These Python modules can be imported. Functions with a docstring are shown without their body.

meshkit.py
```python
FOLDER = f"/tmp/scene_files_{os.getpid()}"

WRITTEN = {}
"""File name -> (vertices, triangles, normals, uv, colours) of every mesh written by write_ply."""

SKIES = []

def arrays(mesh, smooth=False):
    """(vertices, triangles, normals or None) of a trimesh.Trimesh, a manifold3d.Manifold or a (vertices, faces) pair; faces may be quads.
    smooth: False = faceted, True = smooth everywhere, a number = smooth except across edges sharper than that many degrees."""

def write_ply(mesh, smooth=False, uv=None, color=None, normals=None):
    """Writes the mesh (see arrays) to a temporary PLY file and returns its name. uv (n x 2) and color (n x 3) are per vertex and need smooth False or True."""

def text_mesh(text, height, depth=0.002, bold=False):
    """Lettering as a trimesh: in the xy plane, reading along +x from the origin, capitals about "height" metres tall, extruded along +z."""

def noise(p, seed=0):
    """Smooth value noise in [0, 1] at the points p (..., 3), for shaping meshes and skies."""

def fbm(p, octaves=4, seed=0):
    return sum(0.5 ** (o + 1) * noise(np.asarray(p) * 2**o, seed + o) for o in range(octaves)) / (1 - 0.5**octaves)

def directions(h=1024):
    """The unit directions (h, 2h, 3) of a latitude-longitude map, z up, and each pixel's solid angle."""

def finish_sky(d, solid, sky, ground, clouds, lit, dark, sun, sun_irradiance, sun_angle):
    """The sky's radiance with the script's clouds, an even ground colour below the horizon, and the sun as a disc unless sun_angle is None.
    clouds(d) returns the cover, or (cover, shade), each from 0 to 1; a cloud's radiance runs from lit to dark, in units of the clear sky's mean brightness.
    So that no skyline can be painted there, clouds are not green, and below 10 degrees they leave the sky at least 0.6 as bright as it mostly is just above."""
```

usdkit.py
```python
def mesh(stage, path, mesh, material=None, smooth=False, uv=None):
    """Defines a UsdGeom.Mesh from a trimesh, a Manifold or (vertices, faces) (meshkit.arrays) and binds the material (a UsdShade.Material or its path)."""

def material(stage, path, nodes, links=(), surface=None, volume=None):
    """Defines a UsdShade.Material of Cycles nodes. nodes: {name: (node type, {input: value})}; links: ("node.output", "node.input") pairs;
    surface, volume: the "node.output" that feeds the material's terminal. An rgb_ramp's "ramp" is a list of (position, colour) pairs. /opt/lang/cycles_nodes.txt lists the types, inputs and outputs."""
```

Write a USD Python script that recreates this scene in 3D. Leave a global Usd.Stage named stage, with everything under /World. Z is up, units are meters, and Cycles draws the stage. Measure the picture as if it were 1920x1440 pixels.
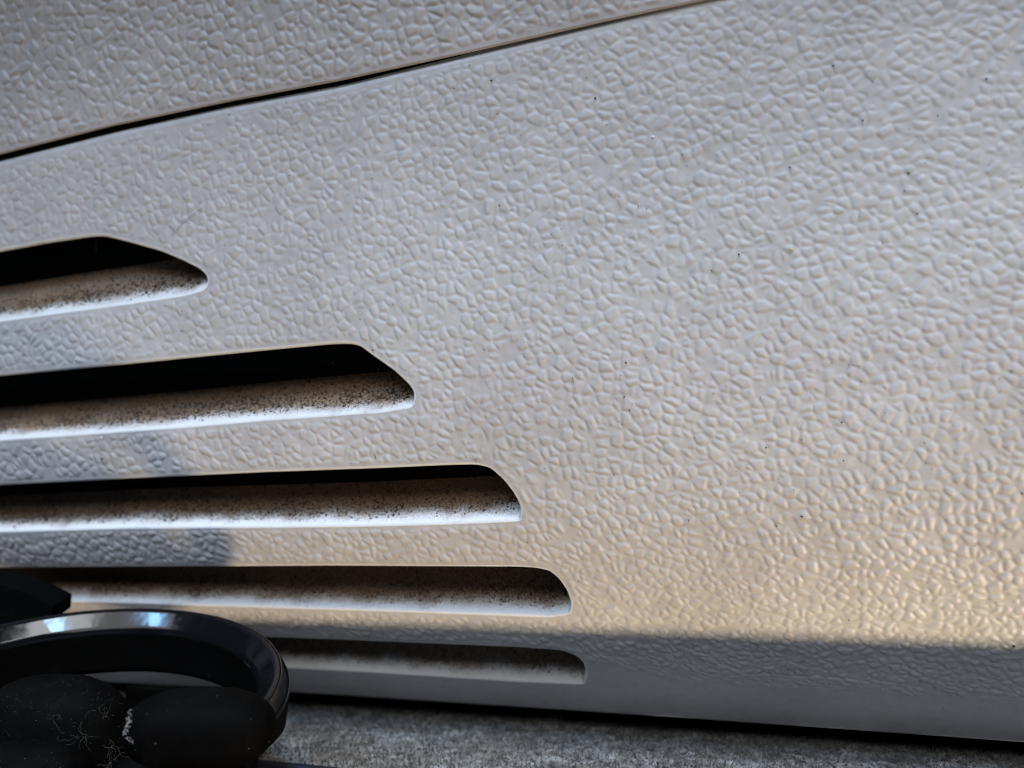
import math, random
import numpy as np
import trimesh
import shapely
from shapely.geometry import Polygon, LineString
from scipy.ndimage import gaussian_filter1d, gaussian_filter
from scipy.spatial import cKDTree
from pxr import Usd, UsdGeom, UsdLux, UsdShade, Gf, Sdf, Vt
import usdkit, meshkit

rng = np.random.default_rng(7)
MM = 0.001
stage = Usd.Stage.CreateInMemory()
UsdGeom.SetStageUpAxis(stage, UsdGeom.Tokens.z)
UsdGeom.SetStageMetersPerUnit(stage, 1.0)
UsdGeom.Xform.Define(stage, '/World')
UsdGeom.Scope.Define(stage, '/World/Looks')

# ------------------------------------------------------------------ camera
CAM = np.array([0.0, 0.0, 0.80])          # metres; a phone held about 75 mm off the dashboard
FPX = 1500.0                              # focal length in pixels of a 1920-wide picture
cam = UsdGeom.Camera.Define(stage, '/World/camera')
cam.CreateHorizontalApertureAttr(36.0)
cam.CreateVerticalApertureAttr(27.0)
cam.CreateFocalLengthAttr(36.0 * FPX / 1920)
cam.CreateClippingRangeAttr(Gf.Vec2f(0.005, 50))
cam.CreateFStopAttr(24.0)
cam.CreateFocusDistanceAttr(0.0745)
cam.CreateExposureAttr(0.0)
cam.AddTransformOp().Set(Gf.Matrix4d(1, 0, 0, 0, 0, 0, 1, 0, 0, -1, 0, 0, CAM[0], CAM[1], CAM[2], 1))

# ------------------------------------------------------------------ lamps
TARGET = np.array([0.0, 0.08, 0.80])
def rect_light(name, direction, dist, w, h, color, intensity, target=TARGET, spread=None):
    d = np.array(direction, float); d /= np.linalg.norm(d)
    pos = target + d * dist
    x = np.cross([0, 0, 1], d); x = x / np.linalg.norm(x) if np.linalg.norm(x) > 1e-3 else np.array([1.0, 0, 0])
    y = np.cross(d, x)
    L = UsdLux.RectLight.Define(stage, '/World/' + name)
    L.CreateWidthAttr(w); L.CreateHeightAttr(h)
    L.CreateColorAttr(Gf.Vec3f(*color)); L.CreateIntensityAttr(intensity)
    m = Gf.Matrix4d(*x, 0, *y, 0, *d, 0, *pos, 1)
    L.AddTransformOp().Set(m)
    return L
# daylight through the windscreen overhead, the side windows, a small warm patch of sun low in front, and two added fills
rect_light('windscreen_light', (0.10, 0.02, 1.0), 0.75, 1.1, 0.6, (0.94, 0.975, 1.0), 14.8)
rect_light('cabin_fill', (-0.30, -0.80, 1.10), 1.2, 1.2, 0.9, (0.97, 0.975, 1.0), 4.2)  # soft fill added in front of the panel, no real source
WARM = np.array([0.592, -0.631, -0.847])     # = .72 s - .90 w + .44 n of the dashboard's own axes below
def spot_light(name, pos, aim, radius, half_angle, softness, color, intensity):
    d = pos - aim; d /= np.linalg.norm(d)
    x = np.cross([0, 0, 1], d); x /= np.linalg.norm(x); y = np.cross(d, x)
    L = UsdLux.SphereLight.Define(stage, '/World/' + name)
    L.CreateRadiusAttr(radius); L.CreateColorAttr(Gf.Vec3f(*color)); L.CreateIntensityAttr(intensity)
    sh = UsdLux.ShapingAPI.Apply(L.GetPrim()); sh.CreateShapingConeAngleAttr(half_angle); sh.CreateShapingConeSoftnessAttr(softness)
    L.AddTransformOp().Set(Gf.Matrix4d(*x, 0, *y, 0, *d, 0, *pos, 1))
WU = WARM / np.linalg.norm(WARM)
BEAM_UP = np.cross(WU, [0.942, -0.329, 0.070]); BEAM_UP *= np.sign(BEAM_UP[2]) / np.linalg.norm(BEAM_UP)
EDGE = np.array([0.0, 0.076, 0.805])                        # where the upper edge of the sunny patch falls on the panel
spot_light('warm_lamp', EDGE + WU * 0.60, EDGE - BEAM_UP * 0.20, 0.044, 19.5, 0.27, (1.0, 0.79, 0.53), 370.0)
rect_light('low_front_fill', (0.25, -1.0, -0.10), 1.2, 1.5, 0.40, (0.48, 0.70, 1.0), 0.75)  # bluish fill added low in front to lift the panel's bottom strip
rect_light('side_window_light', (-0.455, -0.456, 0.765), 0.80, 0.085, 0.12, (0.25, 0.56, 1.0), 75.0, np.array([-0.038, 0.086, 0.775]))
rect_light('rear_window_light', (0.133, -0.474, 0.870), 0.80, 0.055, 0.12, (0.25, 0.56, 1.0), 75.0, np.array([-0.048, 0.085, 0.775]))
# ------------------------------------------------------------------ helpers
counts = {}
def numbered(path):
    n = counts.get(path, 0); counts[path] = n + 1
    return path if n == 0 else f'{path}_{n:03d}'
def tag(p, label=None, cat=None, group=None, kind=None):
    p = p.GetPrim() if hasattr(p, 'GetPrim') else p
    for k, v in (('label', label), ('category', cat), ('group', group), ('kind', kind)):
        if v: p.SetCustomDataByKey(k, v)
    return p
def thing(name, label, cat, base=(0, 0, 0), group=None, kind=None):
    x = UsdGeom.Xform.Define(stage, numbered('/World/' + name))
    x.AddTranslateOp().Set(Gf.Vec3d(*map(float, base)))
    x._base = np.array(base, float)
    tag(x, label, cat, group, kind)
    BASES[str(x.GetPath())] = np.array(base, float)
    return x
BASES = {}
def obj(name, vf, mat, parent=None, smooth=True, uv=None, attrs=None):
    """vf in millimetres relative to the camera -> mesh in metres"""
    if hasattr(vf, 'vertices'): vf = (np.array(vf.vertices), np.array(vf.faces))
    v = np.asarray(vf[0], float) * MM + CAM
    pp = '/World' if parent is None else str(parent.GetPath())
    for k, b in BASES.items():
        if pp == k or pp.startswith(k + '/'): v = v - b
    m = usdkit.mesh(stage, numbered(pp + '/' + name), (v, vf[1]), M[mat], smooth=smooth, uv=uv)
    return m
def W(p): return np.asarray(p, float) * MM + CAM
def join(parts):
    vs, fs, o = [], [], 0
    for v, f in parts:
        v = np.asarray(v); f = np.asarray(f)
        if f.shape[1] == 4: f = np.vstack([f[:, [0, 1, 2]], f[:, [0, 2, 3]]])
        vs.append(v); fs.append(f + o); o += len(v)
    return np.vstack(vs), np.vstack(fs)
def sstep(a, b, x):
    t = np.clip((x - a) / (b - a), 0, 1); return t * t * (3 - 2 * t)
def quads(nr, nc, wrap=False):
    i = np.arange(nr - 1)[:, None] * nc; j = np.arange(nc if wrap else nc - 1)[None, :]; jn = (j + 1) % nc
    a, b, c, d = i + j, i + jn, i + nc + jn, i + nc + j
    return np.stack([a, b, c, d], -1).reshape(-1, 4)
def tube(pts, r, seg=5):
    pts = np.asarray(pts, float); n = len(pts)
    r = np.broadcast_to(r, n)
    tan = np.gradient(pts, axis=0); tan /= np.linalg.norm(tan, axis=1, keepdims=True) + 1e-12
    ref = np.array([0.31, 0.52, 0.79]); a = np.cross(tan, ref); a /= np.linalg.norm(a, axis=1, keepdims=True) + 1e-12
    b = np.cross(tan, a); th = np.arange(seg) / seg * 2 * np.pi
    v = pts[:, None] + r[:, None, None] * (np.cos(th)[None, :, None] * a[:, None] + np.sin(th)[None, :, None] * b[:, None])
    return v.reshape(-1, 3), quads(n, seg, True)

# ------------------------------------------------------------------ materials
M = {}
def mat(name, nodes, links, surface='p.BSDF'):
    M[name] = usdkit.material(stage, '/World/Looks/' + name, nodes, links, surface)
def pos_noise(scale, detail=3, rough=0.55):
    return ('noise_texture', {'scale': scale, 'detail': detail, 'roughness': rough})
G = ('geometry', {})
mat('grained_plastic', {
    'g': G, 'n1': pos_noise(60, 5, .65), 'n2': pos_noise(900, 3),
    'r1': ('rgb_ramp', {'ramp': [(0.3, (.398, .382, .379)), (0.7, (.476, .462, .459))]}),
    'r2': ('rgb_ramp', {'ramp': [(0.3, (.88, .875, .865)), (0.6, (1, 1, 1))]}),
    'mx': ('mix_color', {'blend_type': 'multiply', 'fac': 1.0}),
    'n3': pos_noise(5200, 3, .6), 'b': ('bump', {'strength': .12, 'distance': .00005}),
    'p': ('principled_bsdf', {'roughness': .48, 'specular_ior_level': .42})},
    [('g.position', 'n1.vector'), ('g.position', 'n2.vector'), ('g.position', 'n3.vector'), ('n1.fac', 'r1.fac'), ('n2.fac', 'r2.fac'),
     ('r1.color', 'mx.a'), ('r2.color', 'mx.b'), ('mx.result', 'p.base_color'), ('n3.fac', 'b.height'), ('b.normal', 'p.normal')])
mat('reflection_tinted_plastic', {
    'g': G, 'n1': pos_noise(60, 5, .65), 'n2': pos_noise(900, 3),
    'r1': ('rgb_ramp', {'ramp': [(0.3, (.365, .338, .328)), (0.7, (.435, .405, .393))]}),  # taupe tint puts a pinkish reflection into the base colour
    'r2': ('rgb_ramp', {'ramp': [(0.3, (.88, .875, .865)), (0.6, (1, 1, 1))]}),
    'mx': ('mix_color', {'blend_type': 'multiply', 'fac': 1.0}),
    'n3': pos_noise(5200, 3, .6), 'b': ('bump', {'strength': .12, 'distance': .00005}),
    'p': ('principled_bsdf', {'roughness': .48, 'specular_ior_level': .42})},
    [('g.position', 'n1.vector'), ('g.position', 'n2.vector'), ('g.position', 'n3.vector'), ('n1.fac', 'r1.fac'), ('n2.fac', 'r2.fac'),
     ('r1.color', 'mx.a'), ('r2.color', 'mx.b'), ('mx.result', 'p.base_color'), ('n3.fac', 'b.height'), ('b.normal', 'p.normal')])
# slot liners: the same plastic, coloured paler to put bright light on the lips, with brown dirt that sits deeper than about a millimetre in (uv.y = depth in mm)
mat('dirty_slot_plastic', {
    'tc': ('texture_coordinate', {}), 'sx': ('separate_xyz', {}), 'g': G,
    'n1': pos_noise(170, 6, .68), 'm1': ('math', {'math_type': 'multiply_add', 'value2': 4.2, 'value3': -1.75}),
    'n4': pos_noise(90, 3, .6), 'r4': ('map_range', {'from_min': .38, 'from_max': .62, 'to_min': 0., 'to_max': .4, 'clamp': True}), 'gm': ('mix_color', {'blend_type': 'mix', 'b': (.13, .115, .098)}),
    'n2': pos_noise(4200, 3, .7), 'm2': ('math', {'math_type': 'multiply_add', 'value2': 2.6, 'value3': -1.3}),
    'a1': ('math', {'math_type': 'add'}), 'a2': ('math', {'math_type': 'add'}),
    'mr': ('map_range', {'range_type': 'smoothstep', 'from_min': 0.75, 'from_max': 3.0, 'to_min': 0.0, 'to_max': 1.0, 'clamp': True}),
    'n3': pos_noise(6500, 2, .6),
    'dirt': ('rgb_ramp', {'ramp': [(0.30, (.035, .020, .012)), (0.44, (.15, .088, .050)), (0.58, (.27, .175, .105)), (0.72, (.45, .34, .23))]}),
    'mx': ('mix_color', {'blend_type': 'mix', 'a': (.66, .655, .65)}),
    'b': ('bump', {'strength': .7, 'distance': .00012}),
    'p': ('principled_bsdf', {'roughness': .6, 'specular_ior_level': .3})},
    [('tc.UV', 'sx.vector'), ('g.position', 'n1.vector'), ('g.position', 'n2.vector'), ('g.position', 'n3.vector'),
     ('n1.fac', 'm1.value1'), ('n2.fac', 'm2.value1'), ('sx.y', 'a1.value1'), ('m1.value', 'a1.value2'), ('a1.value', 'a2.value1'), ('m2.value', 'a2.value2'),
     ('a2.value', 'mr.value'), ('mr.result', 'mx.fac'), ('n3.fac', 'dirt.fac'), ('g.position', 'n4.vector'), ('n4.fac', 'r4.value'), ('r4.result', 'gm.fac'), ('dirt.color', 'gm.a'), ('gm.result', 'mx.b'), ('mx.result', 'p.base_color'),
     ('n3.fac', 'b.height'), ('b.normal', 'p.normal')])
mat('duct_black', {'p': ('principled_bsdf', {'base_color': (.012, .012, .013), 'roughness': .8, 'specular_ior_level': .1})}, [])
mat('black_gloss', {
    'g': G, 'n': pos_noise(420, 5, .7), 'r': ('map_range', {'from_min': .3, 'from_max': .75, 'to_min': .05, 'to_max': .22, 'clamp': True}),
    'n2': pos_noise(170, 3, .6), 'b': ('bump', {'strength': .5, 'distance': .00018}),
    'p': ('principled_bsdf', {'base_color': (.004, .004, .005), 'specular_ior_level': .5, 'ior': 1.32})},
    [('g.position', 'n.vector'), ('g.position', 'n2.vector'), ('n.fac', 'r.value'), ('r.result', 'p.roughness'), ('n2.fac', 'b.height'), ('b.normal', 'p.normal')])
mat('black_dusty', {
    'g': G, 'n': pos_noise(260, 5, .65), 'n2': pos_noise(5000, 2),
    'r': ('rgb_ramp', {'ramp': [(0.35, (.001, .001, .001)), (0.6, (.0018, .0017, .0016)), (0.8, (.007, .0064, .0058))]}),
    'b': ('bump', {'strength': .5, 'distance': .0001}),
    'p': ('principled_bsdf', {'roughness': .7, 'specular_ior_level': .03})},
    [('g.position', 'n.vector'), ('g.position', 'n2.vector'), ('n.fac', 'r.fac'), ('r.color', 'p.base_color'), ('n2.fac', 'b.height'), ('b.normal', 'p.normal')])
mat('felt', {
    'g': G, 'n': pos_noise(700, 4, .7), 'n2': pos_noise(160, 3, .6), 'n3': pos_noise(2600, 3, .6),
    'r': ('rgb_ramp', {'ramp': [(0.30, (.14, .133, .125)), (0.5, (.26, .255, .245)), (0.68, (.46, .46, .46))]}),
    'r2': ('rgb_ramp', {'ramp': [(0.35, (.72, .68, .62)), (0.62, (1, 1, 1))]}),
    'mx': ('mix_color', {'blend_type': 'multiply', 'fac': 1.0}),
    'b': ('bump', {'strength': .9, 'distance': .00025}),
    'p': ('principled_bsdf', {'roughness': .9, 'specular_ior_level': .15})},
    [('g.position', 'n.vector'), ('g.position', 'n2.vector'), ('g.position', 'n3.vector'), ('n.fac', 'r.fac'), ('n2.fac', 'r2.fac'), ('r.color', 'mx.a'), ('r2.color', 'mx.b'),
     ('mx.result', 'p.base_color'), ('n3.fac', 'b.height'), ('b.normal', 'p.normal')])
mat('navy_plastic', {'p': ('principled_bsdf', {'base_color': (.010, .011, .022), 'roughness': .5})}, [])
def crumb_mat(name, ramp, rough=.8):
    mat(name, {'g': G, 'r': ('rgb_ramp', {'ramp': ramp}), 'p': ('principled_bsdf', {'roughness': rough, 'specular_ior_level': .25})},
        [('g.random_per_island', 'r.fac'), ('r.color', 'p.base_color')])
crumb_mat('brown_dust', [(0, (.055, .032, .018)), (.22, (.075, .043, .025)), (.6, (.20, .125, .072)), (.85, (.38, .28, .19)), (1, (.55, .48, .38))])
crumb_mat('grey_dust', [(0, (.05, .045, .04)), (.35, (.17, .16, .145)), (.7, (.38, .37, .35)), (1, (.8, .8, .78))])
crumb_mat('speck_dust', [(0, (.015, .012, .012)), (.62, (.05, .035, .025)), (.7, (.7, .69, .66)), (1, (.85, .85, .84))])
crumb_mat('pale_lint', [(0, (.06, .053, .045)), (.6, (.20, .185, .165)), (1, (.55, .53, .50))])
mat('dark_hair', {'p': ('principled_bsdf', {'base_color': (.03, .022, .018), 'roughness': .5})}, [])

# ------------------------------------------------------------------ the curved dashboard surface: a profile swept along s
s = np.array([4300, -1500, 320.]); s /= np.linalg.norm(s)
w = np.array([0, 0, 1.]) - s[2] * s; w /= np.linalg.norm(w)
n = np.cross(s, w)
DT = .05
TT = np.arange(-110, 95, DT)
AL = np.radians(np.interp(TT, [-110, -75, -48, -38, -20, 0, 20, 40, 50, 58, 90], [62, 58, 14, 7, 4, -1, 10, 35, 43, 46, 46]))  # unseen forward overhang at the top is shaped to shade the upper panel
AL = gaussian_filter1d(AL, 100)
_dw, _dn = -np.cos(AL), -np.sin(AL)
PW = np.concatenate([[0], np.cumsum((_dw[1:] + _dw[:-1]) / 2 * DT)]); PN = np.concatenate([[0], np.cumsum((_dn[1:] + _dn[:-1]) / 2 * DT)])
i0 = np.argmin(abs(TT)); PW -= PW[i0]; PN -= PN[i0]
P0 = np.array([0, 1, (720 - 450) / FPX]) * 75
PW += P0 @ w; PN += P0 @ n
def ray(x, y): return np.array([(x - 960) / FPX, 1, -(y - 720) / FPX])
def hit(x, y):
    d = ray(x, y); a, b = d @ w, d @ n
    c = a * PN - b * PW
    i = np.nonzero(np.sign(c[1:]) != np.sign(c[:-1]))[0]
    i = i[0]; k = c[i] / (c[i] - c[i + 1])
    q = (PN[i] * (1 - k) + PN[i + 1] * k) / b
    return np.array([q * (d @ s), TT[i] + k * DT])
def surf(ut):
    ut = np.asarray(ut, float); t = ut[..., 1]
    return ut[..., :1] * s + np.interp(t, TT, PW)[..., None] * w + np.interp(t, TT, PN)[..., None] * n
def norm(ut):
    a = np.interp(np.asarray(ut)[..., 1], TT, AL)[..., None]
    return np.cos(a) * n - np.sin(a) * w
def to_ut(px): return np.array([hit(x, y) for x, y in px])
def spline(px, step=.12, closed=False):
    """resample a polyline in (u, t) with gently rounded corners"""
    p = to_ut(px)
    return resample(p, step)
def resample(p, step):
    L = LineString(p); m = max(2, int(L.length / step))
    q = np.array([L.interpolate(i / m, normalized=True).coords[0] for i in range(m + 1)])
    return np.stack([gaussian_filter1d(q[:, 0], 3.0, mode='nearest'), gaussian_filter1d(q[:, 1], 3.0, mode='nearest')], 1)

# outlines, read along the edges of the real panel and laid onto its surface
SLOTS = [
 ([(0, 466), (100, 448), (175, 437.5), (195, 437.5), (235, 447), (300, 465), (345, 484), (378, 501), (391, 516), (393, 530), (386, 544)],
  [(350, 555), (250, 570), (100, 590), (0, 604)]),
 ([(0, 700), (213, 680), (400, 661), (500, 651), (617, 640), (655, 639), (675, 643), (700, 662), (740, 690), (770, 718), (781, 736), (777, 764)],
  [(717, 774), (617, 781), (500, 789), (343, 803), (0, 827)]),
 ([(0, 906), (250, 893), (500, 881), (700, 874), (833, 868), (890, 866.5), (920, 873), (947, 897), (967, 923), (981, 950), (978, 978)],
  [(833, 984), (667, 988), (500, 990), (250, 992), (0, 999)]),
 ([(0, 1062), (300, 1060), (633, 1058), (973, 1060), (1005, 1062), (1033, 1068), (1053, 1086), (1067, 1107), (1075, 1130), (1072, 1152)],
  [(1033, 1158), (907, 1153), (640, 1144), (400, 1137), (100, 1128), (0, 1126)]),
 ([(0, 1177), (383, 1189), (640, 1198), (807, 1205), (973, 1212), (1055, 1218), (1083, 1229), (1098, 1243), (1103, 1262), (1097, 1284)],
  [(973, 1279), (807, 1268), (640, 1258), (500, 1251), (250, 1240), (0, 1229)])]
ULEFT, URIGHT = -165.0, 60.0
def extend_left(p, q):
    """p: a point, q: the next inwards"""
    d = (p - q) / np.linalg.norm(p - q); return p + d * ((-150 - p[0]) / d[0])
slot_polys = []
for top, bot in SLOTS:
    a, b = to_ut(top), to_ut(bot)
    a = np.vstack([extend_left(a[0], a[1]), a]); b = np.vstack([b, extend_left(b[-1], b[-2])])
    ring = resample(np.vstack([a, b]), .12)
    slot_polys.append(Polygon(ring))
seam_lower = to_ut([(0, 313), (213, 260), (430, 212), (640, 173), (900, 109), (1160, 47), (1320, 8)])
seam_upper = to_ut([(0, 287), (213, 233), (433, 187), (640, 148), (900, 91), (1150, 34), (1300, 2)])
def both_ends(p):
    a = p[0] + (p[0] - p[1]) / (p[0] - p[1])[0] * (ULEFT - p[0][0]); z = p[-1] + (p[-1] - p[-2]) / (p[-1] - p[-2])[0] * (URIGHT - p[-1][0])
    return np.vstack([a, p, z])
seam_lower, seam_upper = resample(both_ends(seam_lower), .15), resample(both_ends(seam_upper), .15)
bottom = to_ut([(533, 1296), (640, 1302), (973, 1324), (1273, 1344), (1613, 1368), (1913, 1390)])
bottom = resample(both_ends(bottom), .15)
main_poly = Polygon(np.vstack([seam_lower, bottom[::-1]]), [p.exterior.coords for p in slot_polys])
upper_poly = Polygon(np.vstack([seam_upper, [(URIGHT, -98), (ULEFT, -98)]]))
assert main_poly.is_valid and upper_poly.is_valid

# ------------------------------------------------------------------ the moulded leather grain
GROW = .0030
SOFT = .8
def grain_field(q, pitch, seed):
    """height 0..1 at points q (n, 2) in mm: pebbles of unequal size with flat-bottomed valleys between them"""
    r = np.random.default_rng(seed)
    zc = (np.exp(GROW * (q[:, 0] + 1j * q[:, 1])) - 1) / GROW     # the grain is a little coarser towards the left
    q = np.c_[zc.real, zc.imag]
    z3 = lambda p, o: np.c_[p, np.full(len(p), o)]
    wq = q + .34 * pitch * (np.c_[meshkit.noise(z3(q * (1.1 / pitch), 3.3), seed), meshkit.noise(z3(q * (1.1 / pitch), 7.7), seed + 1)] - .5)
    wq = wq + .10 * pitch * (np.c_[meshkit.noise(z3(q * (3.1 / pitch), 1.3), seed + 2), meshkit.noise(z3(q * (3.1 / pitch), 5.7), seed + 3)] - .5)
    lo, hi = q.min(0) - 3 * pitch, q.max(0) + 3 * pitch
    gx, gy = np.meshgrid(np.arange(lo[0], hi[0], pitch), np.arange(lo[1], hi[1], pitch * .9))
    gx = gx + (np.arange(gx.shape[0]) % 2)[:, None] * pitch * .5
    c = np.c_[gx.ravel(), gy.ravel()] + r.uniform(-.52, .52, (gx.size, 2)) * pitch
    extra = np.c_[r.uniform(lo[0], hi[0], int(gx.size * .22)), r.uniform(lo[1], hi[1], int(gx.size * .22))]
    c = np.vstack([c, extra])
    rad = np.concatenate([r.uniform(.06, .27, gx.size), r.uniform(-.02, .08, len(extra))]) * pitch
    hgt = np.where(r.random(len(c)) < .025, r.uniform(.1, .4, len(c)), r.uniform(.65, 1.0, len(c)))
    tilt = r.normal(0, .16, (len(c), 2))
    gap = r.uniform(.005, .06, len(c)) * pitch
    d, ix = cKDTree(c).query(wq, k=5)
    d = d - rad[ix]
    o = np.argsort(d, axis=1)[:, :2]
    i1 = np.take_along_axis(ix, o[:, :1], 1)[:, 0]
    ds = np.take_along_axis(d, o, 1)
    e = (ds[:, 1] - ds[:, 0]) / 2 - gap[i1] * .55
    k = np.clip(e / (.19 * pitch), 0, 1)
    prof = k * k * (3 - 2 * k)
    dx = (wq - c[i1]) / pitch
    return hgt[i1] * prof * (1 + (dx * tilt[i1]).sum(1))

def skin(poly, offset, us, ts, amp, pitch, seed, fade_t=None, rim=(.25, 1.3)):
    U, T = np.meshgrid(us, ts)
    v = np.c_[U.ravel(), T.ravel()]
    nr, nc = U.shape
    rings = [poly.exterior] + list(poly.interiors)
    HG = np.zeros(len(v)); sel = shapely.contains_xy(poly.envelope.intersection(poly.buffer(.5)), v[:, 0], v[:, 1])
    HG[sel] = grain_field(v[sel], pitch, seed)
    HG = gaussian_filter(HG.reshape(nr, nc), SOFT).ravel()
    bp = np.vstack([np.array(r.segmentize(.04).coords) for r in rings])
    dist, bi = cKDTree(bp).query(v)
    inside = shapely.contains_xy(poly, v[:, 0], v[:, 1])
    cell = .5 * np.maximum(np.gradient(us)[None, :], 0) * np.ones((nr, 1)); cellt = .5 * np.gradient(ts)[:, None] * np.ones((1, nc))
    near = dist < np.maximum(cell, cellt).ravel() * 1.05
    v[near] = bp[bi[near]]
    ok = inside | near
    f = quads(nr, nc)
    a, b = f[:, [0, 2, 1]], f[:, [0, 3, 2]]
    f = np.vstack([a, b])
    f = f[ok[f].all(1)]
    cen = v[f].mean(1)
    f = f[shapely.contains_xy(poly, cen[:, 0], cen[:, 1])]
    ar = np.abs(np.cross(v[f[:, 1]] - v[f[:, 0]], v[f[:, 2]] - v[f[:, 0]]))
    f = f[ar > 1e-7]
    used, inv = np.unique(f, return_inverse=True)
    f = inv.reshape(-1, 3); v = v[used]; dist = np.where(near, 0, dist)[used]
    A = amp * sstep(rim[0], rim[1], dist)
    if fade_t is not None:
        lim = np.interp(v[:, 0], fade_t[0], fade_t[1]) + .8 * (meshkit.noise(np.c_[v * .8, np.zeros(len(v))], 5) - .5)
        A = A * (1 - sstep(-2.5, 1.8, v[:, 1] - lim))
    h = HG[used]
    P = surf(v) + norm(v) * (offset + A * h + .02 * (meshkit.noise(np.c_[v * .25, np.zeros(len(v))], 9) - .5))[:, None]
    return P, f
def edge_liner(ring, inward, r, offset, D, L, steps, closed=True, hl=None):
    """rounded lip along an outline, then a wall of length L along D. ring (m,2), inward (m,2) unit, into the opening"""
    rows, depth = [], []
    N = norm(ring)
    for k in range(7):
        th = k / 6 * math.pi / 2
        q = ring + inward * (r * math.sin(th))
        rows.append(surf(q) + norm(q) * (offset - r * (1 - math.cos(th)))); depth.append(r * th)
    base = rows[-1]
    for k in range(1, steps + 1):
        x = L * k / steps
        rows.append(base + D * x); depth.append(r * 1.57 + x)
    V = np.vstack(rows); m = len(ring)
    f = quads(len(rows), m, closed)
    arc = np.concatenate([[0], np.cumsum(np.linalg.norm(np.diff(ring, axis=0), axis=1))])
    uv = np.c_[np.tile(arc, len(rows)), np.repeat(depth, m)]
    f = np.vstack([f[:, [0, 1, 2]], f[:, [0, 2, 3]]])
    return V, f, uv
def ring_and_inward(coords, poly, closed=True):
    p = np.array(coords)
    if closed: p = p[:-1]
    tan = np.roll(p, -1, 0) - np.roll(p, 1, 0) if closed else np.gradient(p, axis=0)
    tan /= np.linalg.norm(tan, axis=1, keepdims=True)
    nv = np.c_[-tan[:, 1], tan[:, 0]]
    k = len(p) // 2
    if closed:
        sign = 1 if shapely.contains_xy(poly, *(p[k] + nv[k] * .05)) else -1
    else:
        sign = -1 if shapely.contains_xy(poly, *(p[k] + nv[k] * .05)) else 1
    nv = nv * sign
    for c in range(2): nv[:, c] = gaussian_filter1d(nv[:, c], 2, mode='wrap' if closed else 'nearest')
    return p, nv / np.linalg.norm(nv, axis=1, keepdims=True), sign
def flip(f, do): return f[:, ::-1] if do else f

def axis_steps(parts):
    out = []
    for a, b, h in parts: out.append(np.arange(a, b - 1e-6, h))
    return np.concatenate(out + [[parts[-1][1]]])
us = axis_steps([(ULEFT, -108, .6), (-108, 21, .105), (21, URIGHT, .5)])
ts = axis_steps([(-62, -34, .6), (-34, 28, .105), (28, 50, .12), (50, 64, .2)])

panel_base = W(surf(np.array([-20., 58.])))
panel = thing('vent_panel', 'large light grey leather-grained dashboard panel with five dirty slots cut through it', 'dashboard panel', panel_base)
AMP = .140
fade = (np.array([-140, -70, -35, -10, 15]), np.array([42., 43.0, 46.5, 49.5, 50.5]))
P, F = skin(main_poly, 0.0, us, ts[ts < 63.9], AMP, 1.03, 11, fade, rim=(.08, .7))
parts = [(P, F)]
for line, D, Lw in ((seam_lower, -norm(np.array([0, -10.])), 3.0), (bottom, -norm(np.array([0, 57.])) , 3.0)):
    p, nv, sg = ring_and_inward(line, main_poly, False)
    V, f, uv = edge_liner(p, nv, 1.0 if line is seam_lower else .7, 0.0, D, Lw, 3, False)
    tri = V[f[:, 1]] - V[f[:, 0]]; nn = np.cross(tri, V[f[:, 2]] - V[f[:, 0]])
    outw = norm(p).mean(0)
    parts.append((V, flip(f, (nn[:200] @ outw).mean() < 0)))
skin_mesh = obj('grained_skin', join(parts), 'grained_plastic', panel)
print('skin', len(P), len(F))

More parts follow.
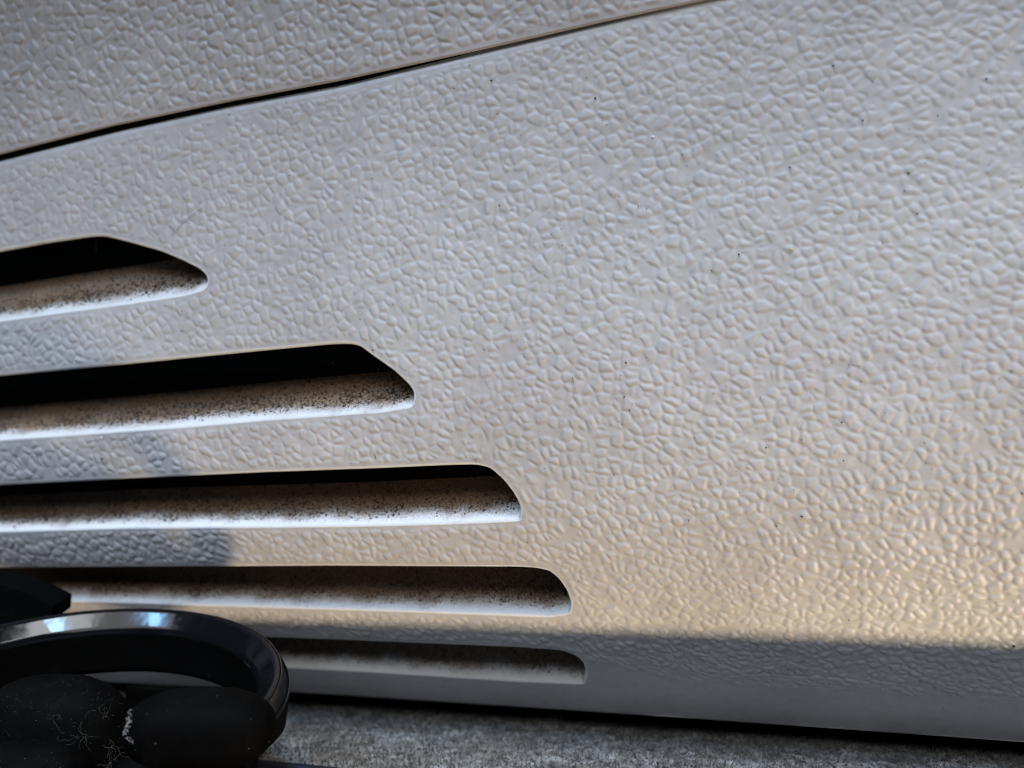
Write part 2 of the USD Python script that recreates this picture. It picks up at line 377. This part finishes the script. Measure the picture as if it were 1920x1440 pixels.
SLOT_ANGLE = [50, 38, 40, 48, 56]
slot_geo = []
for i, poly in enumerate(slot_polys):
    p, nv, sg = ring_and_inward(poly.exterior.coords, poly, True)
    be = math.radians(SLOT_ANGLE[i])
    D = -math.cos(be) * n + math.sin(be) * w
    Ls = [6.8, 6.6, 6.0, 5.5, 5.5][i]
    V, f, uv = edge_liner(p, nv, [.30, .30, .30, .30, .28][i], 0.0, D, Ls, 16, True)
    tri = V[f[:, 1]] - V[f[:, 0]]; nn = np.cross(tri, V[f[:, 2]] - V[f[:, 0]])
    outw = norm(p).mean(0)
    do = (nn[:len(p)] @ outw).mean() < 0
    obj('slot_liner', (V, flip(f, do)), 'dirty_slot_plastic', panel, uv=uv)
    slot_geo.append((p, nv, D, Ls))
# black duct behind the slots: a trough that closes off everything behind them
tt = np.linspace(-12, 54, 40)
uu = np.linspace(-160, -22, 30)
back = np.array([[surf(np.array([u_, t_])) - n * 16 + w * 4 for u_ in uu] for t_ in tt]).reshape(-1, 3)
front_t = np.array([[surf(np.array([u_, -12.])) - norm(np.array([u_, -12.])) * .9 for u_ in uu]])
rimv = []
bfaces = quads(40, 30)
sides = [back.reshape(40, 30, 3)]
def skirt(edge_ut, edge_back):
    a = surf(edge_ut) - norm(edge_ut) * .9
    return np.vstack([a, edge_back]), quads(2, len(a))
B = back.reshape(40, 30, 3)
sk = [skirt(np.c_[uu, np.full(30, -12.)], B[0]), skirt(np.c_[uu, np.full(30, 54.)], B[-1]),
      skirt(np.c_[np.full(40, -160.), tt], B[:, 0]), skirt(np.c_[np.full(40, -22.), tt], B[:, -1])]
obj('duct_housing', join([(back, bfaces)] + sk), 'duct_black', panel, smooth=30)

# the underside that closes the panel's lower edge and runs back to the shelf, added to stop light from behind
ux = np.linspace(ULEFT, URIGHT, 24)
eb = np.interp(ux, bottom[:, 0], bottom[:, 1])
e0 = np.c_[ux, eb + .4]
r0 = surf(e0) - norm(e0) * .9
rows_ = [r0, r0 - n * 4 + w * 1.2, r0 - n * 15 + w * 1.5, r0 - n * 15.5 - w * 14]
obj('underside', (np.vstack(rows_), quads(4, 24)), 'duct_black', panel, smooth=30)

# ------------------------------------------------------------------ upper trim panel, across the seam
upper = thing('upper_panel', 'grey grained trim panel above the long diagonal seam', 'trim panel', W(surf(np.array([-60., -30.]))))
us2 = axis_steps([(ULEFT, -100, .6), (-100, -4, .105), (-4, URIGHT, .6)])
ts2 = axis_steps([(-98, -46, .6), (-46, -14, .105), (-14, 12, .13)])
OFFU = .35
P, F = skin(upper_poly, OFFU, us2, ts2, .20, 1.16, 23, rim=(.1, .7))
p, nv, sg = ring_and_inward(seam_upper, upper_poly, False)
V, f, uv = edge_liner(p, nv, .22, OFFU, -.6 * norm(np.array([0, -20.])) + .8 * w, 4.5, 3, False)
nn = np.cross(V[f[:, 1]] - V[f[:, 0]], V[f[:, 2]] - V[f[:, 0]])
obj('grained_skin', join([(P, F), (V, flip(f, (nn[:200] @ norm(p).mean(0)).mean() < 0))]), 'reflection_tinted_plastic', upper)
# dark strip added at the bottom of the seam to stand in for its shade
mid = (seam_lower[::40] * .5 + seam_upper[::40][:len(seam_lower[::40])] * .5) if len(seam_lower) == len(seam_upper) else seam_lower[::40]
a = surf(mid + [0, -4.0]) - norm(mid) * 3.0; b = surf(mid + [0, 3.0]) - norm(mid) * 3.4
obj('seam_shade_strip', (np.vstack([a, b]), quads(2, len(a))), 'duct_black', upper)

# ------------------------------------------------------------------ shelf below the panel
# plane through a line just under the panel's lower edge, square to w
bref = surf(hit(960, 1324)) - 2.8 * w
LEDGE_TILT = math.radians(7.6)
ln = math.cos(LEDGE_TILT) * w - math.sin(LEDGE_TILT) * n
lf = np.cross(ln, s); lf = lf if lf @ n > 0 else -lf      # towards the viewer
def on_ledge(x, y):
    d = ray(x, y); return d * ((bref @ ln) / (d @ ln))
front = (on_ledge(540, 1433) - bref) @ lf
print('ledge front', front, 'warm in (w,n):', WARM @ w, WARM @ n, 'bottom depth', hit(960,1324), bref)
ledge = thing('ledge', 'dusty grey felt-covered shelf running below the slotted panel', 'shelf', W(bref))
lu = axis_steps([(-175, -110, 1.2), (-110, 20, .22), (20, 60, .8)])
lv = axis_steps([(-16, -4, .5), (-4, front - .6, .2)])
LU, LV = np.meshgrid(lu, lv)
q = np.c_[LU.ravel(), LV.ravel(), np.zeros(LU.size)]
hz = .30 * (meshkit.fbm(q * 1.3, 4, 3) - .5) + .35 * (meshkit.noise(q * .35, 8) - .5)
hz = hz * sstep(0, 1.2, (front - .6) - LV.ravel())
base_pt = bref - (bref @ s) * s
Pl = base_pt + LU.ravel()[:, None] * s + LV.ravel()[:, None] * lf + hz[:, None] * ln
obj('felt_top', (Pl, quads(*LU.shape)), 'felt', ledge)
r = np.random.default_rng(31)
kp = 21000
pu, pl = r.uniform(-122, 24, kp), r.uniform(-15, front - .3, kp)
qn = np.c_[pu, pl, np.zeros(kp)]
hp = .30 * (meshkit.fbm(qn * 1.3, 4, 3) - .5) + .35 * (meshkit.noise(qn * .35, 8) - .5)
P1 = base_pt + pu[:, None] * s + pl[:, None] * lf + (hp - .05)[:, None] * ln
td = r.normal(0, .75, (kp, 2)); dirs = ln + td[:, :1] * s + td[:, 1:] * lf; dirs /= np.linalg.norm(dirs, axis=1, keepdims=True)
d2 = dirs + r.normal(0, .5, (kp, 3)); L_ = r.uniform(.3, 1.05, kp)[:, None]
mids = P1 + dirs * L_ * .55; tips = mids + d2 * L_ * .5
rad_ = r.uniform(.025, .05, kp)[:, None]
sd = np.cross(dirs, r.normal(size=(kp, 3))); sd /= np.linalg.norm(sd, axis=1, keepdims=True); sd2 = np.cross(dirs, sd)
rows = []
for c_, k_ in ((P1, 1.0), (mids, .9), (tips, .5)):
    for a_ in (0, 2.094, 4.189):
        rows.append(c_ + rad_ * k_ * (math.cos(a_) * sd + math.sin(a_) * sd2))
PV = np.stack(rows, 1).reshape(-1, 3)
pf = np.array([[i + j * 3, (i + 1) % 3 + j * 3, (i + 1) % 3 + j * 3 + 3] for j in (0, 1) for i in range(3)] + [[i + j * 3, (i + 1) % 3 + j * 3 + 3, i + j * 3 + 3] for j in (0, 1) for i in range(3)] + [[6, 7, 8]])
crumb_mat('felt_fibre', [(0, (.08, .075, .07)), (.4, (.30, .292, .283)), (.8, (.54, .54, .535)), (1, (.72, .72, .71))])
tag(obj('felt_pile', (PV, (pf[None] + (np.arange(kp) * 9)[:, None, None]).reshape(-1, 3)), 'felt_fibre', ledge, smooth=False), kind='stuff')
lip = []
for th in np.linspace(0, math.pi / 2, 7):
    lip.append([(front - .6 + .6 * math.sin(th)), -.6 * (1 - math.cos(th))])
lip += [[front, -3], [front, -9], [front - 1, -9.0], [front - 1, -40], [-16, -40]]
lip = np.array(lip); ue = np.array([-175., 60.])
pv = np.array([[base_pt + a_ * s + o[0] * lf + o[1] * ln for a_ in ue] for o in lip]).reshape(-1, 3)
obj('front_apron', (pv, quads(len(lip), 2)), 'navy_plastic', ledge, smooth=30)

# ------------------------------------------------------------------ black ring in the lower left corner
RD = 72.0
Rpx = RD / FPX
RC = ray(100, 1289) * RD
tl = math.radians(6.0)
ax = np.array([0.02, -math.sin(tl), math.cos(tl)]); ax /= np.linalg.norm(ax)
rx = np.cross([0, 1, 0], ax); rx /= np.linalg.norm(rx); ry = np.cross(ax, rx) * .95
RR = 430 * Rpx
def lathe(profile, seg=180, centre=RC):
    th = np.arange(seg) / seg * 2 * np.pi
    pr = np.asarray(profile, float)
    v = centre + pr[:, 0][:, None, None] * (np.cos(th)[None, :, None] * rx + np.sin(th)[None, :, None] * ry) + pr[:, 1][:, None, None] * ax
    return v.reshape(-1, 3), quads(len(pr), seg, True)
def round_profile(pts, rad=.35, k=5, closed=True):
    out = []; pts = np.asarray(pts, float); m = len(pts)
    for i in range(m):
        a, b, c = pts[i - 1], pts[i], pts[(i + 1) % m]
        d1, d2 = (a - b), (c - b); l1, l2 = np.linalg.norm(d1), np.linalg.norm(d2)
        r = min(rad, l1 * .45, l2 * .45); s1, s2 = b + d1 / l1 * r, b + d2 / l2 * r
        for j in range(k):
            t = j / (k - 1); out.append((1 - t) ** 2 * s1 + 2 * t * (1 - t) * b + t * t * s2)
    out.append(out[0]); return np.array(out)
cup = thing('black_ring', 'glossy black plastic ring with a dusty hub inside, in front of the lowest slots', 'plastic ring', W(RC))
pts_ = [(RR - .5, -6.6), (RR, -1.6), (RR - .9, 0), (RR - 1.5, -.1), (RR - 3.1, -1.7), (RR - 3.5, -6.3), (RR - 2.5, -6.9)]
prof = round_profile(pts_, .5)
def arc(profile, a0, a1, seg=140):
    """the ring runs from its rounded free end at a0 round the far side to a1; its wall gets lower towards the free end"""
    th = np.radians(np.linspace(a0, a1, seg)); pr = np.asarray(profile, float)
    g = .46 + .54 * sstep(a0, 30, np.degrees(th))
    endr = 1 - .10 * (1 - sstep(a0, a0 + 9, np.degrees(th)))
    z = np.where(pr[:, 1][:, None] < -1.7, -1.7 + (pr[:, 1][:, None] + 1.7) * g[None], pr[:, 1][:, None] * np.ones((1, seg)))
    z = z - .9 * (1 - sstep(a0, a0 + 7, np.degrees(th)))[None]
    v = RC + (pr[:, 0][:, None] * endr[None])[..., None] * (np.cos(th)[None, :, None] * rx + np.sin(th)[None, :, None] * ry) + z[..., None] * ax
    return v.reshape(-1, 3), quads(len(pr), seg)
A0, A1 = -14, 205
vr, fr = arc(prof[5:25], A0, A1)                            # the polished bevelled top
obj('rim', (vr, fr[:, ::-1]), 'black_gloss', cup)
wl = np.vstack([prof[24:], prof[:6]])
vr, fr = arc(wl, A0, A1)                                    # the satin wall under it
cap = arc(np.vstack([prof[:-1]]), A0, A1)[0].reshape(len(prof) - 1, 140, 3)[:, 0]
capf = np.array([[0, i, i + 1] for i in range(1, len(cap) - 1)])
obj('rim_wall', join([(vr, fr[:, ::-1]), (cap, capf)]), 'black_dusty', cup, smooth=40)
tha = np.radians(np.linspace(-168, -40, 60))  # unseen near skirt, added to keep warm light out of the ring
sk_ = [(RR - .6, -4.2), (RR - 1.2, -16), (RR - 2.6, -16), (RR - 2.6, -4.6)]
sv = np.array([[RC + r_ * (math.cos(a_) * rx + math.sin(a_) * ry) + (z_ if z_ > -10 else -7.6 - 8.4 * float(sstep(-8, -55, np.degrees(a_)))) * ax for a_ in tha] for r_, z_ in sk_]).reshape(-1, 3)
obj('front_light_block', (sv, quads(4, 60)), 'black_dusty', cup, smooth=30)
thb = np.radians(np.linspace(-20, 95, 50))  # hidden rib behind the tab, added to block a warm light leak
iv = np.array([[RC + r_ * (math.cos(a_) * rx + math.sin(a_) * ry) + z_ * ax for a_ in thb] for r_, z_ in [(RR * .85, -8.2), (RR * .85, -15.2), (RR * .81, -15.2), (RR * .81, -8.2), (RR * .85, -8.2)]]).reshape(-1, 3)
obj('inner_light_block', (iv, quads(5, 50)), 'black_dusty', cup, smooth=30)
fv, ff = lathe([(.01, -15.0), (RR - 2.4, -15.0), (RR - 2.4, -16.0), (.01, -16.0)])  # unseen disc below the ring, added to fill out its cast shadow
obj('floor_light_block', (fv, ff), 'black_dusty', cup, smooth=30)
def at(x, y, depth): return ray(x, y) * depth
def lump(cx, cy, depth, rpx, rpy, rd, nz, seed, sub=5, power=.85):
    m = trimesh.creation.icosphere(subdivisions=sub)
    v = np.array(m.vertices); v = np.sign(v) * np.abs(v) ** power
    k = depth / FPX
    v = v * [rpx * k, rd, rpy * k]
    v = v * (1 + nz * (meshkit.fbm(v * .45 + seed, 4, seed) - .5)[:, None])
    return v + at(cx, cy, depth), np.array(m.faces)
HUB = lump(95, 1402, RD + 4, 154, 132, 4.5, .07, 4)
obj('hub', HUB, 'black_dusty', cup)
CAPV = lump(60, 1452, RD - 1, 105, 62, 3.0, .2, 9, 4)
obj('hub_cap', CAPV, 'black_dusty', cup)
TAB = lump(376, 1366, RD - 4.5, 138, 70, 3.4, .05, 6, 5, .80)
obj('tab', TAB, 'black_dusty', cup)
LOWER = lump(330, 1462, RD + 2, 118, 62, 3.2, .10, 12, 4)
obj('lower_arm', LOWER, 'black_dusty', cup)
# the bracket that the ring hangs on, running off to the left
pg = [(-160, 1060), (0, 1096), (34, 1106), (98, 1138), (95, 1165), (40, 1200), (-160, 1200)]
fr_ = np.array([at(x, y, RD + 17) for x, y in pg]); bk = fr_ + [0, 4, .4]
tri = [[0, i, i + 1] for i in range(1, 6)]
bv = np.vstack([fr_, bk]); bf = np.array(tri + [[a_ + 7, c_ + 7, b_ + 7] for a_, b_, c_ in tri] + [x for i in range(7) for x in ([i, i + 7, (i + 1) % 7], [(i + 1) % 7, i + 7, (i + 1) % 7 + 7])])
obj('bracket', (bv, bf), 'black_dusty', cup, smooth=False)

# ------------------------------------------------------------------ dirt: loose grains, crumbs, lint and hairs
ICO = trimesh.creation.icosahedron()
OCT = (np.array([[1, 0, 0], [-1, 0, 0], [0, 1, 0], [0, -1, 0], [0, 0, 1], [0, 0, -1.]]), np.array([[0, 2, 4], [2, 1, 4], [1, 3, 4], [3, 0, 4], [2, 0, 5], [1, 2, 5], [3, 1, 5], [0, 3, 5]]))
def grains(pos, size, r, stretch=(.5, 1.5)):
    k = len(pos)
    v = OCT[0][None] * r.uniform(stretch[0], stretch[1], (k, 1, 3)) * (1 + r.uniform(-.25, .25, (k, 6, 1)))
    ang = r.normal(size=(k, 4)); ang /= np.linalg.norm(ang, axis=1, keepdims=True)
    a, b, c, d = ang.T
    R = np.stack([1 - 2 * (c * c + d * d), 2 * (b * c - a * d), 2 * (b * d + a * c), 2 * (b * c + a * d), 1 - 2 * (b * b + d * d), 2 * (c * d - a * b), 2 * (b * d - a * c), 2 * (c * d + a * b), 1 - 2 * (b * b + c * c)], 1).reshape(k, 3, 3)
    v = np.einsum('kij,kvj->kvi', R, v) * np.asarray(size)[:, None, None] + np.asarray(pos)[:, None]
    f = OCT[1][None] + (np.arange(k) * 6)[:, None, None]
    return v.reshape(-1, 3), f.reshape(-1, 3)
def curl(start, direction, length, bend, r, nrm=None, pts=9, rad=.02):
    d = np.asarray(direction, float); d /= np.linalg.norm(d); p = np.array(start, float); out = [p.copy()]
    turn = r.normal(0, bend, 3)
    for _ in range(pts - 1):
        turn = turn * .7 + r.normal(0, bend, 3) * .6
        d = d + np.cross(turn, d)
        if nrm is not None: d = d - (d @ nrm) * nrm * .9
        d /= np.linalg.norm(d); p = p + d * length / (pts - 1); out.append(p.copy())
    return tube(out, np.linspace(rad, rad * .6, pts), 4)
NAMES = ['topmost', 'second', 'third', 'fourth', 'lowest']
for i, (p, nv, D, Ls) in enumerate(slot_geo):
    r = np.random.default_rng(100 + i)
    good = np.nonzero((nv[:, 1] < -.35) & (p[:, 0] > -116))[0]
    cnt = [9000, 14000, 14000, 9500, 4500][i]
    ix = r.choice(good, cnt)
    dens = meshkit.noise(np.c_[p[ix] * .35, np.zeros(cnt)], 40 + i)
    keep = meshkit.fbm(np.c_[p[ix] * [.22, .3], np.full(cnt, i * 3.7)], 3, 60 + i) + r.normal(0, .10, cnt) > .41
    ix = ix[keep]; dens = dens[keep]; cnt = len(ix)
    dep = np.clip(r.gamma(3.3, .78, cnt) + .28 + .9 * (dens - .5), .1, Ls - .3)
    lip = [.30, .30, .30, .30, .28][i]
    base = surf(p[ix] + nv[ix] * lip) - norm(p[ix]) * lip
    base = base + D * dep[:, None] + s * r.uniform(-.1, .1, (cnt, 1))
    up = np.cross(s, D); up = up if up @ w > 0 else -up
    sz = np.clip(r.lognormal(-3.05, .5, cnt), .018, .16)
    g = grains(base + up * (sz * .35)[:, None], sz, r)
    fz = [g]
    for j in r.choice(cnt, 150):
        fz.append(curl(base[j] + up * .03, r.normal(size=3), r.uniform(.2, .9), .4, r, pts=7, rad=r.uniform(.008, .016)))
    g = join(fz)
    d_ = obj('dust', g, 'brown_dust', None, smooth=False)
    tag(d_, f'brown and black dust grains on the floor of the {NAMES[i]} slot', 'dust', kind='stuff')
# lint threads hanging in the slots
r = np.random.default_rng(55)
lt = []
for i, (x, y, L, dx, dy) in enumerate([(612, 682, 2.0, .3, 1), (617, 655, .9, .5, -1), (415, 668, .8, 1, .7), (110, 706, .7, 1, .5), (20, 702, .9, 1, .2), (48, 708, .8, .4, -1), (165, 470, 1.6, .2, 1), (100, 458, .8, 1, .3), (262, 1068, .7, 1, .4), (700, 700, .9, -.2, 1)]):
    h = hit(x, y); lt.append(curl(surf(h) - norm(h) * (.9 + .5 * r.random()), dx * s + dy * w - .5 * n, L, .22, r, rad=.016))
l_ = obj('slot_lint', join(lt), 'pale_lint', None); tag(l_, 'fine pale lint threads caught inside the dark openings of the upper slots', 'lint', kind='stuff')
# specks on the grained panel
k = 420
r = np.random.default_rng(61)
px = np.c_[r.uniform(0, 1920, k * 2), r.uniform(120, 1330, k * 2)]
pos, sz = [], []
for x, y in px:
    h = hit(x, y)
    if main_poly.contains(shapely.Point(h)) and len(pos) < k:
        pos.append(surf(h) + norm(h) * (.10 + .02 * r.random())); sz.append(float(np.clip(r.lognormal(-3.2, .4), .022, .10)))
sp = obj('panel_specks', grains(np.array(pos), np.array(sz), r), 'speck_dust', None, smooth=False)
tag(sp, 'tiny dark and white specks scattered over the slotted panel', 'specks', kind='stuff')
# a few bigger crumbs that can be pointed at
mat('yellow_crumb', {'p': ('principled_bsdf', {'base_color': (.55, .52, .12), 'roughness': .7})}, [])
mat('red_crumb', {'p': ('principled_bsdf', {'base_color': (.22, .06, .03), 'roughness': .7})}, [])
mat('black_crumb', {'p': ('principled_bsdf', {'base_color': (.015, .014, .013), 'roughness': .7})}, [])
crumb_mat('lit_gap_white', [(0, (.22, .21, .20)), (.5, (.6, .59, .58)), (1, (.82, .82, .81))])
mat('white_crumb', {'p': ('principled_bsdf', {'base_color': (.8, .8, .78), 'roughness': .7})}, [])
def crumb(x, y, size, m, label, seed, lift=.12, depth=0.0):
    r = np.random.default_rng(seed); h = hit(x, y)
    mm = trimesh.creation.icosphere(subdivisions=2); v = np.array(mm.vertices) * [1.3, .7, .8] * size
    v = v * (1 + .6 * (meshkit.noise(v / size * 1.6 + seed, seed) - .5))[:, None]
    o = obj('crumb', (v + surf(h) + norm(h) * (lift + size * .3 - depth), np.array(mm.faces)), m, None)
    tag(o, label, 'crumb')
crumb(1483, 468, .13, 'yellow_crumb', 'tiny yellow crumb stuck on the grained panel right of centre', 1)
crumb(1224, 257, .11, 'white_crumb', 'tiny white crumb stuck on the grained panel above centre', 2)
crumb(193, 860, .12, 'black_crumb', 'black crumb on the slat between the second and third slots', 3)
crumb(430, 215, .12, 'black_crumb', 'dark crumb on the panel edge just below the diagonal seam', 4, lift=-.1)
crumb(1703, 325, .08, 'black_crumb', 'black speck on the grained panel near the right border', 5)
crumb(1503, 967, .09, 'black_crumb', 'black speck on the warm lit lower right of the panel', 6)
crumb(192, 820, .10, 'white_crumb', 'white crumb on the slat edge under the second slot', 7)
p, nv, D, Ls = slot_geo[2]
crumb(25, 989, .14, 'red_crumb', 'reddish brown crumb on the white lip of the third slot at far left', 8, depth=.35)
# hairs
def hair(px, rad, label, m='dark_hair', lift=.14):
    h = to_ut(px); q = resample(h, .15); P_ = surf(q) + norm(q) * lift
    o = obj('hair', tube(P_, rad, 5), m, None); tag(o, label, 'hair')
hair([(322, 444), (338, 426), (360, 405), (382, 390)], .018, 'thin dark hair lying slantwise above the topmost slot')
hair([(702, 850), (705, 862), (708, 866), (703, 846)], .02, 'short curled hair on the slat above the third slot')
hair([(1073, 703), (1077, 710), (1075, 722)], .022, 'short dark curved fibre on the panel right of the second slot')
# lint on the hub and the tab
r = np.random.default_rng(77)
parts = []
HV = HUB[0]; front_ = HV[(HV[:, 1] < np.median(HV[:, 1]))]
for q_ in front_[r.choice(len(front_), 200)]:
    parts.append(curl(q_ + [0, -.12, .05], r.normal(size=3) * [1, .2, 1], r.choice([.25, .5, 1.0, 2.0], p=[.45, .3, .18, .07]), .35, r, rad=r.uniform(.006, .013)))
for cx, cy, m_ in ((195, 1335, 7), (95, 1345, 5), (165, 1380, 6), (120, 1395, 6), (220, 1405, 8), (205, 1425, 7)):
    for _ in range(m_):
        parts.append(curl(at(cx + r.normal(0, 7), cy + r.normal(0, 5), RD - .9 + .3 * r.random()), r.normal(size=3) * [1, .2, .8], r.uniform(.5, 1.8), .3, r, rad=r.uniform(.007, .016)))
TV = TAB[0]; ft = TV[TV[:, 1] < np.median(TV[:, 1])]
pp = np.vstack([front_[r.choice(len(front_), 420)], ft[r.choice(len(ft), 60)], CAPV[0][r.choice(len(CAPV[0]), 260)]]) + [0, -.05, .03]
parts.append(grains(pp, np.clip(r.lognormal(-3.75, .5, len(pp)), .012, .08), r))
hl = obj('hub_lint', join(parts), 'pale_lint', None, smooth=False)
tag(hl, 'pale lint and dust caught on the black hub inside the ring', 'lint', kind='stuff')
# white grains stand in for the lit shelf glimpsed between hub and tab
cr = []
for (x0, y0), (x1, y1), k in (((246, 1332), (233, 1378), 80), ((233, 1378), (272, 1408), 60)):
    tq = r.random(k); cr.append(np.array([at(x0 + (x1 - x0) * a_ + r.normal(0, 2.4), y0 + (y1 - y0) * a_ + r.normal(0, 2.4), RD - 7.2) for a_ in tq]))
cr = np.vstack(cr)
wd = obj('gap_shelf_grains', grains(cr, r.uniform(.015, .07, len(cr)), r), 'lit_gap_white', None, smooth=False)
tag(wd, 'white grains standing in for the lit shelf seen between the black hub and tab', 'dust', kind='stuff')
# crumbs and fibres on the felt
r = np.random.default_rng(91)
k = 5200
lu_ = r.uniform(-118, 22, k); lv_ = r.uniform(-5, front - .5, k)
hzf = lambda a_, b_: .30 * (meshkit.fbm(np.c_[a_, b_, np.zeros(len(a_))] * 1.3, 4, 3) - .5) + .35 * (meshkit.noise(np.c_[a_, b_, np.zeros(len(a_))] * .35, 8) - .5)
lp = base_pt + lu_[:, None] * s + lv_[:, None] * lf + (hzf(lu_, lv_) + .05)[:, None] * ln
sz = np.clip(r.lognormal(-2.35, .45, k), .04, .26)
fl = [grains(lp, sz, r)]
for j in range(420):
    fl.append(curl(lp[j] + ln * .1, r.normal(size=3) @ np.array([s, lf, ln * .3]), r.uniform(.6, 2.6), .3, r, rad=r.uniform(.015, .04)))
fd = obj('shelf_dust', join(fl), 'grey_dust', None, smooth=False)
tag(fd, 'grey and brown crumbs and fibres strewn over the felt shelf', 'dust', kind='stuff')
